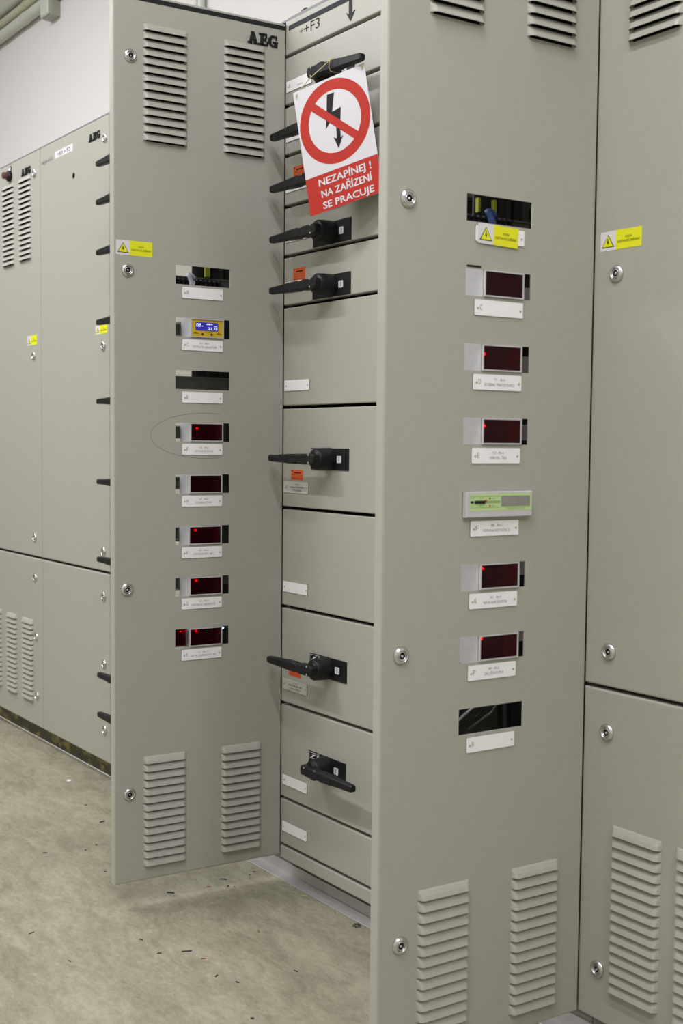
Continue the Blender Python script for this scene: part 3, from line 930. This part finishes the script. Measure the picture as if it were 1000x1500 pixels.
BEZEL = mesh_of(frame_mb(-MW / 2, -MH / 2, MW / 2, MH / 2, 0.0024, -0.0036, -0.0003, ALU), 'bezel')
PANE = mesh_of(MB().box((-MW / 2 + 0.0026, -0.0018, -MH / 2 + 0.0026), (MW / 2 - 0.0026, -0.0004, MH / 2 - 0.0026), REDGLASS), 'red_pane')
PCB = mesh_of(MB().box((-w + t + 0.0003, 0.036, -h + t + 0.0003), (w - t - 0.0003, 0.0375, h - t - 0.0003), BOARD), 'circuit_board')
LAMP = mesh_of(MB().lathe([(0.0034, 0.0358), (0.0034, 0.0345), (0.0026, 0.0332), (0.0012, 0.0326)], LEDBODY_HALO, 14, caps=False).lathe([(0.0013, 0.0330), (0.0013, 0.0318), (0.0006, 0.0310), (0.0002, 0.0309)], LED, 10, caps=False), 'indicator_lamp')
BRACKET = mesh_of(MB().box((0.030, 0.090, -0.0145), (0.150, 0.0915, 0.0145), ZINC), 'side_bracket')
mb = frame_mb(-0.110, -0.016, -0.0395, 0.016, 0.003, 0.064, 0.080, CONNG)
mb.box((-0.107, 0.074, -0.013), (-0.0425, 0.079, 0.013), DKRAIL)
mb.box((-0.100, 0.070, -0.006), (-0.085, 0.074, 0.006), DKRAIL)
TERM = mesh_of(mb, 'rear_connector')


def meter(side, s, z, label, lit=True, lx=-0.0105, lz=0.0095, rear=True):
    p, a = door_point(side, s, 0, z)
    m = thing('panel_meter', label, 'meter', p, a, 'red panel meters in the cabinet doors')
    put('housing', HOUSING, m); put('bezel', BEZEL, m); put('red_pane', PANE, m); put('circuit_board', PCB, m)
    if lit:
        put('indicator_lamp', LAMP, m, (lx, 0, lz))
    if rear:
        put('rear_connector', TERM, m)
    if side == 'R':
        put('side_bracket', BRACKET, m)
    return m


meter('L', 0.2118, CUT[3], 'red-glass meter with one glowing dot, inside the pencil arc on the left door')
meter('L', 0.2140, CUT[4], 'unlit dark red meter on the left door above the nameplate lettered H', lit=False)
meter('L', 0.2150, CUT[5], 'red-glass meter with glowing dot on the left door above the nameplate lettered K')
meter('L', 0.2133, CUT[6], 'red-glass meter with glowing dot on the left door above the nameplate lettered Q')
mR = meter('L', 0.2127, CUT[7], 'lowest red-glass meter of the left door with a small red module beside it', rear=False)
mb = MB().lathe([(0.0026, 0.004), (0.0026, 0.0005), (0.0010, -0.0005)], BLUELED, 10, center=(-0.1655 + 0.2127, 0, 0.0175))
mb.build('blue_lamp', mR)['label'] = 'tiny bright blue lamp'
meter('R', 0.2112, CUT[1], 'unlit dark red meter, topmost of the meters on the right door', lit=False, rear=False)
meter('R', 0.2128, CUT[2], 'red-glass meter on the right door above the nameplate lettered D', rear=False)
meter('R', 0.2104, CUT[3], 'red-glass meter on the right door directly above the green-faced instrument', rear=False)
meter('R', 0.2098, CUT[5], 'red-glass meter on the right door directly below the green-faced instrument', rear=False)
meter('R', 0.2088, CUT[6], 'lowest red-glass meter of the right door above the nameplate lettered P', rear=False)

# small red module beside the lowest meter of the left door
p, a = door_point('L', 0.2760, 0, CUT[7] + 0.0005)
m = thing('display_module', 'small dark red module with two glowing dots left of the lowest left-door meter', 'display', p, a)
frame_mb(-0.0165, -0.0225, 0.0165, 0.0222, 0.0015, 0.006, 0.040, DKRAIL).build('frame', m)
MB().box((-0.0149, 0.008, -0.0195), (0.0135, 0.0095, 0.0205), REDGLASS).build('red_pane', m)
MB().box((-0.0149, 0.034, -0.0205), (0.0149, 0.0355, 0.0205), BOARD).build('circuit_board', m)
for x, z in ((-0.0095, 0.0095), (0.0105, 0.0110)):
    mb = MB().lathe([(0.0026, 0.0338), (0.0024, 0.0325), (0.0010, 0.0318)], LEDBODY_HALO, 12, center=(x, 0, z), caps=False).lathe([(0.0009, 0.0320), (0.0008, 0.0310), (0.0002, 0.0305)], LED, 10, center=(x, 0, z), caps=False)
    mb.build('indicator_lamp', m)

# yellow instrument with blue display
p, a = door_point('L', 0.2110, 0, CUT[1])
m = thing('digital_controller', 'yellow-faced instrument with a lit blue display in the left door', 'instrument', p, a)
put('housing', HOUSING, m); put('bezel', BEZEL, m); put('rear_connector', TERM, m)
mb = MB()
fx, fz = MW / 2 - 0.0026, MH / 2 - 0.0026
mb.box((-fx, -0.0010, -fz), (fx, 0.0015, fz), METYEL)
for x0, sgn in ((-0.0365, 1), (0.0240, 1)):
    mb.flat([(x0, -0.0135), (x0 + 0.013, -0.0135), (x0 + 0.011, -0.0122), (x0 + 0.002, -0.0122)], -0.0013, BLACKFLAT)
    mb.flat([(x0 + 0.001, -0.0118), (x0 + 0.006, -0.0092), (x0 + 0.011, -0.0108), (x0 + 0.006, -0.0104)], -0.0013, BLACKFLAT)
    mb.flat([(x0 + 0.006, -0.0118), (x0 + 0.014, -0.0130), (x0 + 0.014, -0.0142), (x0 + 0.006, -0.0134)], -0.0013, REDPL)
mb.text('SDS MINI', 0.0, -0.0108, 0.0024, BLACKFLAT, -0.0013, align='c')
mb.text('1', -0.0190, -0.0150, 0.0024, BLACKFLAT, -0.0013)
mb.text('2', 0.0175, -0.0150, 0.0024, BLACKFLAT, -0.0013)
mb.build('face_plate', m)['label'] = 'yellow face plate'
mb = MB()
x0, x1, z0, z1 = -0.0305, 0.0290, -0.0060, 0.0142
c = 0.0018
mb.prism([(x0 + c, z0), (x1 - c, z0), (x1, z0 + c), (x1, z1 - c), (x1 - c, z1), (x0 + c, z1), (x0, z1 - c), (x0, z0 + c)], -0.0018, -0.0009, LCDBLUE)
mb.text('22.75', x1 - 0.0025, z0 + 0.0022, 0.0062, LCDTEXT, -0.0021, width=0.0245, bold=0.012, align='r')
mb.text('-0208 N', 0.0050, z0 + 0.0140, 0.0036, LCDTEXT, -0.0021, align='c', width=0.0165, bold=0.02)
mb.text('kWh', x1 - 0.0030, z0 + 0.0098, 0.0030, LCDTEXT, -0.0021, align='r', width=0.0085)
mb.text('PL.B', x0 + 0.0020, z0 + 0.0130, 0.0042, LCDTEXT, -0.0021, width=0.0120, bold=0.03)
mb.text('1d.C +', x0 + 0.0020, z0 + 0.0092, 0.0032, LCDTEXT, -0.0021, width=0.0175, bold=0.02)
mb.build('display', m)['label'] = 'lit blue display reading 22.75'
for x in (-0.0125, 0.0112):
    MB().lathe([(0.0024, -0.0010), (0.0024, -0.0030), (0.0002, -0.0032)], BLACK, 12, center=(x, 0, -0.0143), caps=False).build('push_button', m)

# green instrument on the right door
GX0, GX1, GZ0, GZ1 = -0.2915, -0.1458, 0.9070, 0.9516
gw, gh = GX1 - GX0, GZ1 - GZ0
p, a = door_point('R', -(GX0 + GX1) / 2, 0, (GZ0 + GZ1) / 2)
m = thing('frequency_meter', 'grey framed instrument with pale green face and grey display in the right door', 'instrument', p, a)
mb = MB().bbox((-gw / 2, -0.0105, -gh / 2), (gw / 2, -0.0002, gh / 2), INSTGREY, 0.0012)
mb.box((-gw / 2 + 0.003, -0.0002, -gh / 2 + 0.002), (gw / 2 - 0.0065, 0.05, gh / 2 - 0.002), BLACK)
mb.build('housing', m)
GX = lambda u: -gw / 2 + u * gw
GZ = lambda u: gh / 2 - u * gh
mb = MB()
mb.flat(rect(GX(0.05), GZ(0.745), GX(0.985), GZ(0.07)), -0.0108, GREEN)
for u0, v0, u1, v1 in ((0.05, 0.175, 0.50, 0.19), (0.05, 0.36, 0.50, 0.372), (0.05, 0.445, 0.50, 0.458), (0.05, 0.61, 0.50, 0.625)):
    mb.flat(rect(GX(u0), GZ(v1), GX(u1), GZ(v0)), -0.0111, GREENDK)
mb.flat(rect(GX(0.05), GZ(0.445), GX(0.50), GZ(0.372)), -0.0110, GREENDK)
for u, v, s_ in ((0.06, 0.27, '0 Hz'), (0.19, 0.27, '50 Hz'), (0.06, 0.56, '1 Hz'), (0.19, 0.56, '60 Hz'), (0.37, 0.30, 'MAX'), (0.37, 0.58, 'MIN')):
    mb.text(s_, GX(u), GZ(v), 0.0026, GREENDK, -0.0112)
mb.text('FREQUENCY METER', GX(0.60), GZ(0.70), 0.0030, GREENDK, -0.0112, width=0.27 * gw)
mb.build('face_plate', m)['label'] = 'pale green face plate'
MB().box((GX(0.515), -0.0114, GZ(0.58)), (GX(0.955), -0.0104, GZ(0.175)), LCDGREY).build('display', m)['label'] = 'blank grey display'
mb = MB().box((GX(0.125), -0.0124, GZ(0.47)), (GX(0.27), -0.0104, GZ(0.35)), BLACK)
mb.box((GX(0.062), -0.0118, GZ(0.44)), (GX(0.098), -0.0104, GZ(0.375)), BLACK)
mb.build('slide_switch', m)
mb = MB().box((GX(0.272), -0.0122, GZ(0.405)), (GX(0.297), -0.0104, GZ(0.33)), REDPL)
mb.lathe([(0.0014, -0.0104), (0.0014, -0.0118)], REDPL, 10, center=(GX(0.342), 0, GZ(0.545)))
mb.lathe([(0.0014, -0.0104), (0.0014, -0.0118)], BLACK, 10, center=(GX(0.342), 0, GZ(0.265)))
mb.build('pilot_lights', m)

# ------------------------------------------------------------------ the hanging sign
SW, SH = 0.1948, 0.2901
root = thing('warning_sign', 'white and red prohibition sign hung on string from the top switch lever', 'sign')
R3 = Matrix(((0.9204, -0.3489, -0.1765), (0.3439, 0.9371, -0.0593), (0.1861, -0.0061, 0.9825)))
M4 = R3.to_4x4(); M4.translation = Vector((0.3124, -0.0700, 1.7087))
root.matrix_world = M4
mb = MB()
mb.box((-SW / 2, -0.0005, -SH / 2), (SW / 2, 0.0005, SH / 2), SIGNWHITE)
sx = lambda u: (u / 0.2 - 0.5) * SW
sz = lambda v: (v / 0.283 - 0.5) * SH
mb.flat(rect(-SW / 2, -SH / 2, SW / 2, sz(0.0825)), -0.0008, SIGNRED)
cx, cz = sx(0.1012), sz(0.1862); ro, ri = 0.0945, 0.0702; n = 64
vs = []; fs = []
for i in range(n):
    t = 2 * PI * i / n
    vs += [(cx + ro * math.cos(t), -0.0008, cz + ro * math.sin(t)), (cx + ri * math.cos(t), -0.0008, cz + ri * math.sin(t))]
    j = (i + 1) % n
    fs.append((2 * i, 2 * j, 2 * j + 1, 2 * i + 1))
mb.add(vs, fs, SIGNRED)
arrow = [(0.0914, 0.2486), (0.1111, 0.2479), (0.0985, 0.2075), (0.1234, 0.2111), (0.1144, 0.1706), (0.1115, 0.146), (0.1185, 0.1494), (0.1019, 0.1244), (0.093, 0.1523), (0.1005, 0.1482), (0.1039, 0.174), (0.1035, 0.1890), (0.0756, 0.1764), (0.0843, 0.2137)]
# split the zigzag into convex pieces
mb.flat([(sx(a), sz(b)) for a, b in ((0.0914, 0.2486), (0.0843, 0.2137), (0.0756, 0.1764), (0.0905, 0.1890), (0.0985, 0.2075), (0.1111, 0.2479))], -0.0010, SIGNBLACK)
mb.flat([(sx(a), sz(b)) for a, b in ((0.0905, 0.1890), (0.1045, 0.1860), (0.1234, 0.2111), (0.0985, 0.2075))], -0.0010, SIGNBLACK)
mb.flat([(sx(a), sz(b)) for a, b in ((0.1045, 0.1860), (0.1039, 0.174), (0.1005, 0.1462), (0.1115, 0.1445), (0.1144, 0.1706), (0.1234, 0.2111))], -0.0010, SIGNBLACK)
mb.flat([(sx(a), sz(b)) for a, b in ((0.1019, 0.1244), (0.1185, 0.1500), (0.1115, 0.1465), (0.1005, 0.1475), (0.093, 0.1523))], -0.0010, SIGNBLACK)
th = math.atan2(sz(0.1360) - sz(0.2345), sx(0.1560) - sx(0.0480)); ux, uz = math.cos(th), math.sin(th)
hl = 0.0745; hw = 0.0088
mb.flat([(cx - hl * ux + hw * uz, cz - hl * uz - hw * ux), (cx + hl * ux + hw * uz, cz + hl * uz - hw * ux), (cx + hl * ux - hw * uz, cz + hl * uz + hw * ux), (cx - hl * ux - hw * uz, cz - hl * uz + hw * ux)], -0.0012, SIGNRED)
for s_, u0, u1, v0, hgt in (('NEZAPÍNEJ !', 0.0355, 0.1790, 0.0575, 0.0155), ('NA ZAŘÍZENÍ', 0.0385, 0.1770, 0.0317, 0.0152), ('SE PRACUJE', 0.0388, 0.1783, 0.0063, 0.0148)):
    for k, (ox, oz) in enumerate(((-0.0007, 0), (0.0007, 0), (0, 0.0005), (0, -0.0004), (0, 0))):
        mb.text(s_, sx(u0) + ox, sz(v0) + oz, hgt, SIGNWHITE, -0.0011 - 0.00004 * k, width=(u1 - u0) / 0.2 * SW)
mb.build('board', root)
# string from hole to hole over the lever (points given in the sign's frame)
inv = M4.inverted()
hl_ = Vector((sx(0.0085), -0.0012, sz(0.2757))); hr_ = Vector((sx(0.1925), -0.0012, sz(0.2775)))
W_ = lambda *q: inv @ Vector(q)
mb = MB()
LZ = 1.894
CX, CZ = 0.280, 1.8860
loopa = [hl_ + Vector((0.001, 0.0, -0.004)), hl_, W_(0.225, -0.092, 1.858), W_(0.252, -0.078, 1.879), W_(CX - 0.006, -0.0700, CZ + 0.006), W_(CX - 0.004, -0.0660, CZ + 0.0142), W_(CX - 0.002, -0.0450, CZ + 0.0142), W_(CX, -0.0405, CZ + 0.006), W_(CX, -0.0405, CZ - 0.008), W_(CX, -0.0450, CZ - 0.0142), W_(CX - 0.001, -0.0660, CZ - 0.0142), W_(CX - 0.002, -0.0700, CZ - 0.006), W_(CX + 0.002, -0.0700, CZ + 0.008), W_(CX + 0.004, -0.0660, CZ + 0.0142), W_(CX + 0.007, -0.0450, CZ + 0.0142), W_(CX + 0.010, -0.0405, CZ + 0.004), W_(CX + 0.014, -0.0410, CZ - 0.010), W_(CX + 0.022, -0.0440, CZ - 0.0165), W_(0.340, -0.050, 1.861), hr_, hr_ + Vector((0.003, 0.0, -0.006))]
mb.tube(loopa, 0.0010, TWINE, 6)
for h_ in (hl_, hr_):
    mb.lathe([(0.0024, -0.0016), (0.0016, -0.003), (0.0004, -0.0036)], TWINE, 8, center=(h_.x, 0, h_.z))
    mb.tube([h_ + Vector((0, -0.002, 0)), h_ + Vector((0.0015, -0.003, -0.005)), h_ + Vector((0.001, -0.002, -0.010))], 0.0009, TWINE, 6)
mb.build('string', root)['label'] = 'yellowish string looped over the lever'

# ------------------------------------------------------------------ conduits on the back wall
def conduit(label, z, r, x0, x1, m, y=None):
    y = Y_B - r - 0.004 if y is None else y
    c = thing('conduit', label, 'pipe', (0, 0, 0))
    mb = MB().lathe([(r, 0), (r, x1 - x0)], m, 20, center=(x0, y, z), axis='x')
    mb.build('pipe', c)
    for x in (x0 + 0.35, x0 + 1.5, x1 - 0.25):
        if x < x1:
            MB().lathe([(r + 0.003, -0.012), (r + 0.003, 0.012)], m, 20, center=(x, y, z), axis='x').build('clip', c)
    return c


conduit('uppermost pale conduit pipe running along the white wall at top left', 3.228, 0.025, -7.0, -0.5, PIPE)
conduit('yellowish middle conduit pipe of three along the wall at top left', 3.163, 0.022, -7.0, -2.905, PIPEY)
conduit('lowest pale conduit pipe at top left, ending in the grey junction box', 3.099, 0.027, -7.0, -2.905, PIPE)
c = conduit('grey conduit pipe leaving the right side of the junction box', 3.099, 0.014, -2.805, -0.5, PIPE)
b_ = thing('junction_box', 'grey junction box on the white wall at top left', 'box', (-2.855, Y_B, 3.015))
MB().bbox((-0.048, -0.052, 0), (0.048, -0.0005, 0.19), BOXGREY, 0.006).build('body', b_)
MB().bbox((-0.046, -0.062, 0.004), (0.046, -0.0522, 0.186), PIPE, 0.004).build('cover', b_)
MB().lathe([(0.014, 0.0485), (0.014, 0.060), (0.010, 0.064)], KNOBRED, 14, center=(0, -0.026, 0.155), axis='x').build('cable_gland', b_)
for lab, x, r, m_ in (('thin vertical conduit pipe on the wall above the left door, left of its twin', -1.492, 0.010, PIPE), ('thicker vertical conduit pipe on the wall above the left open door', -1.449, 0.014, PIPE)):
    c = thing('conduit', lab, 'pipe')
    MB().lathe([(r, 0), (r, CEIL - 2.2)], m_, 16, center=(x, Y_B - r - 0.004, 2.2), axis='z').build('pipe', c)
    MB().lathe([(r + 0.003, 0), (r + 0.003, 0.02)], m_, 16, center=(x, Y_B - r - 0.004, 2.3), axis='z').build('clip', c)

# ------------------------------------------------------------------ offcuts and crumbs on the floor
def scrap(label, x, y, ang, length, r, m, bend=0.0, cat='scrap', name='wire_offcut'):
    n = 5; pts = []
    for k in range(n):
        u = (k / (n - 1) - 0.5) * length
        v = bend * length * (1 - (2 * k / (n - 1) - 1) ** 2)
        pts.append((u * math.cos(ang) - v * math.sin(ang), u * math.sin(ang) + v * math.cos(ang), r))
    o = MB().tube(pts, r, m, 6).build(name, None, (x, y, FLOOR))
    return tag(o, label, cat, 'wire offcuts on the floor')


RA = 0.9321   # image-horizontal direction on the floor
S = [
    ('thick black offcut on the floor below the left door louvers', -0.085, -0.275, RA - 0.15, 0.018, 0.0018, BLKWIRE, 0.05),
    ('dark blue offcut on the floor close under the left door bottom edge', -0.087, -0.122, RA - 0.1, 0.019, 0.0013, BLUWIRE, 0.08),
    ('black slanted offcut just left of the left door bottom lock', -0.684, -0.183, RA + 0.9, 0.017, 0.0014, BLKWIRE, 0.05),
    ('short black dash-like offcut left of the lower lock, farthest back on the floor', -0.859, -0.156, RA, 0.010, 0.0012, BLKWIRE, 0),
    ('greenish black short offcut alone at the left of the floor', -0.533, -0.421, RA, 0.011, 0.0011, BLKWIRE, 0),
    ('black offcut by the free bottom corner of the left door', -0.311, -0.347, RA, 0.008, 0.0012, BLKWIRE, 0),
    ('slanted black offcut at the lower left of the floor', -0.058, -0.648, RA + 0.9, 0.014, 0.0010, BLKWIRE, 0.05),
    ('long straight black offcut in the middle of the foreground floor', 0.232, -0.404, RA + 0.15, 0.022, 0.0013, BLKWIRE, 0),
    ('bent black offcut left of the long straight one in the foreground', 0.207, -0.459, RA + 0.2, 0.009, 0.0012, BLKWIRE, 0.25),
    ('dark brownish offcut furthest left of the foreground group', 0.120, -0.460, RA - 0.5, 0.009, 0.0012, BLKWIRE, 0.1),
    ('small bent offcut at the left of the lowest foreground floor', 0.128, -0.636, RA - 0.6, 0.008, 0.0010, BLKWIRE, 0.2),
    ('short upright dark red offcut on the floor before the drawers', 0.234, -0.217, RA + 1.9, 0.014, 0.0011, REDWIRE, 0.05),
    ('dark red dash-like offcut right of the long straight black one', 0.285, -0.392, RA, 0.010, 0.0011, REDWIRE, 0),
    ('stubby black offcut below the dark red dash-like one', 0.373, -0.411, RA + 1.1, 0.009, 0.0013, BLKWIRE, 0),
    ('stubby black offcut right of its twin in the foreground', 0.423, -0.390, RA - 0.6, 0.009, 0.0013, BLKWIRE, 0),
    ('thin black offcut on the floor nearest the right door edge', 0.452, -0.261, RA - 0.7, 0.010, 0.0011, BLKWIRE, 0),
    ('black speck-sized offcut lowest on the floor', 0.571, -0.446, RA, 0.006, 0.0016, BLKWIRE, 0),
    ('red offcut under the left door nearest the aluminium strip', -0.085, -0.028, RA, 0.010, 0.0011, REDWIRE, 0),
    ('red offcut on the floor left of the dark blue one', -0.065, -0.177, RA, 0.010, 0.0010, REDWIRE, 0),
    ('curled black offcut right of the dark blue one under the left door', -0.038, -0.135, RA + 1.2, 0.010, 0.0010, BLKWIRE, 0.2),
    ('tiny red offcut beside the curled black one under the left door', -0.026, -0.124, RA - 0.9, 0.006, 0.0010, REDWIRE, 0),
    ('tiny black crumb-like offcut under the left door near the strip', -0.075, -0.048, RA, 0.005, 0.0013, BLKWIRE, 0),
    ('tiny red offcut standing at the edge of the aluminium strip', 0.248, -0.008, RA + 1.7, 0.009, 0.0010, REDWIRE, 0),
    ('small red offcut left of the left door on the open floor', -0.511, -0.281, RA, 0.005, 0.0016, REDWIRE, 0.1),
    ('tiny black offcut just left of the small red one on the open floor', -0.491, -0.322, RA + 1.2, 0.006, 0.0012, BLKWIRE, 0),
]
for s_ in S:
    scrap(*s_)
for lab, x, y, ln in (('yellowish fibre on the floor at the free corner of the left door', -0.179, -0.409, 0.014),
                      ('yellowish curled fibre beside the aluminium strip, the left one', 0.094, -0.022, 0.013),
                      ('yellowish curled fibre beside the aluminium strip, the middle one', 0.127, -0.014, 0.018)):
    o = scrap(lab, x, y, RA - 0.2, ln, 0.0010, YELCRUMB, 0.45, name='fibre')
    o['group'] = 'yellowish fibres on the floor'
mb = MB()
rr = random.Random(3)
for k in range(5):
    a0 = rr.uniform(0, 6.28); cx_, cy_ = rr.uniform(-0.006, 0.006), rr.uniform(-0.005, 0.005)
    mb.tube([(cx_ + 0.009 * math.cos(a0 + 0.6 * j), cy_ + 0.007 * math.sin(a0 + 0.6 * j), 0.001 + 0.0012 * (j % 3)) for j in range(7)], 0.0006, BLKWIRE, 5)
tag(mb.build('thread_tangle', None, (0.341, -0.013, FLOOR)), 'tangle of dark threads on the floor at the aluminium strip by the right door', 'scrap')
mb = MB()
mb.prism([(-0.010, 0.0), (0.006, -0.006), (0.011, 0.002), (0.003, 0.008), (-0.006, 0.006)], -0.004, 0.0, CREAM)
o = mb.build('paper_crumb', None, (-1.127, -0.098, FLOOR + 0.0001), (-PI / 2, 0, 0.4))
tag(o, 'white paper crumb on the floor in front of the paper-tagged cabinet', 'scrap')
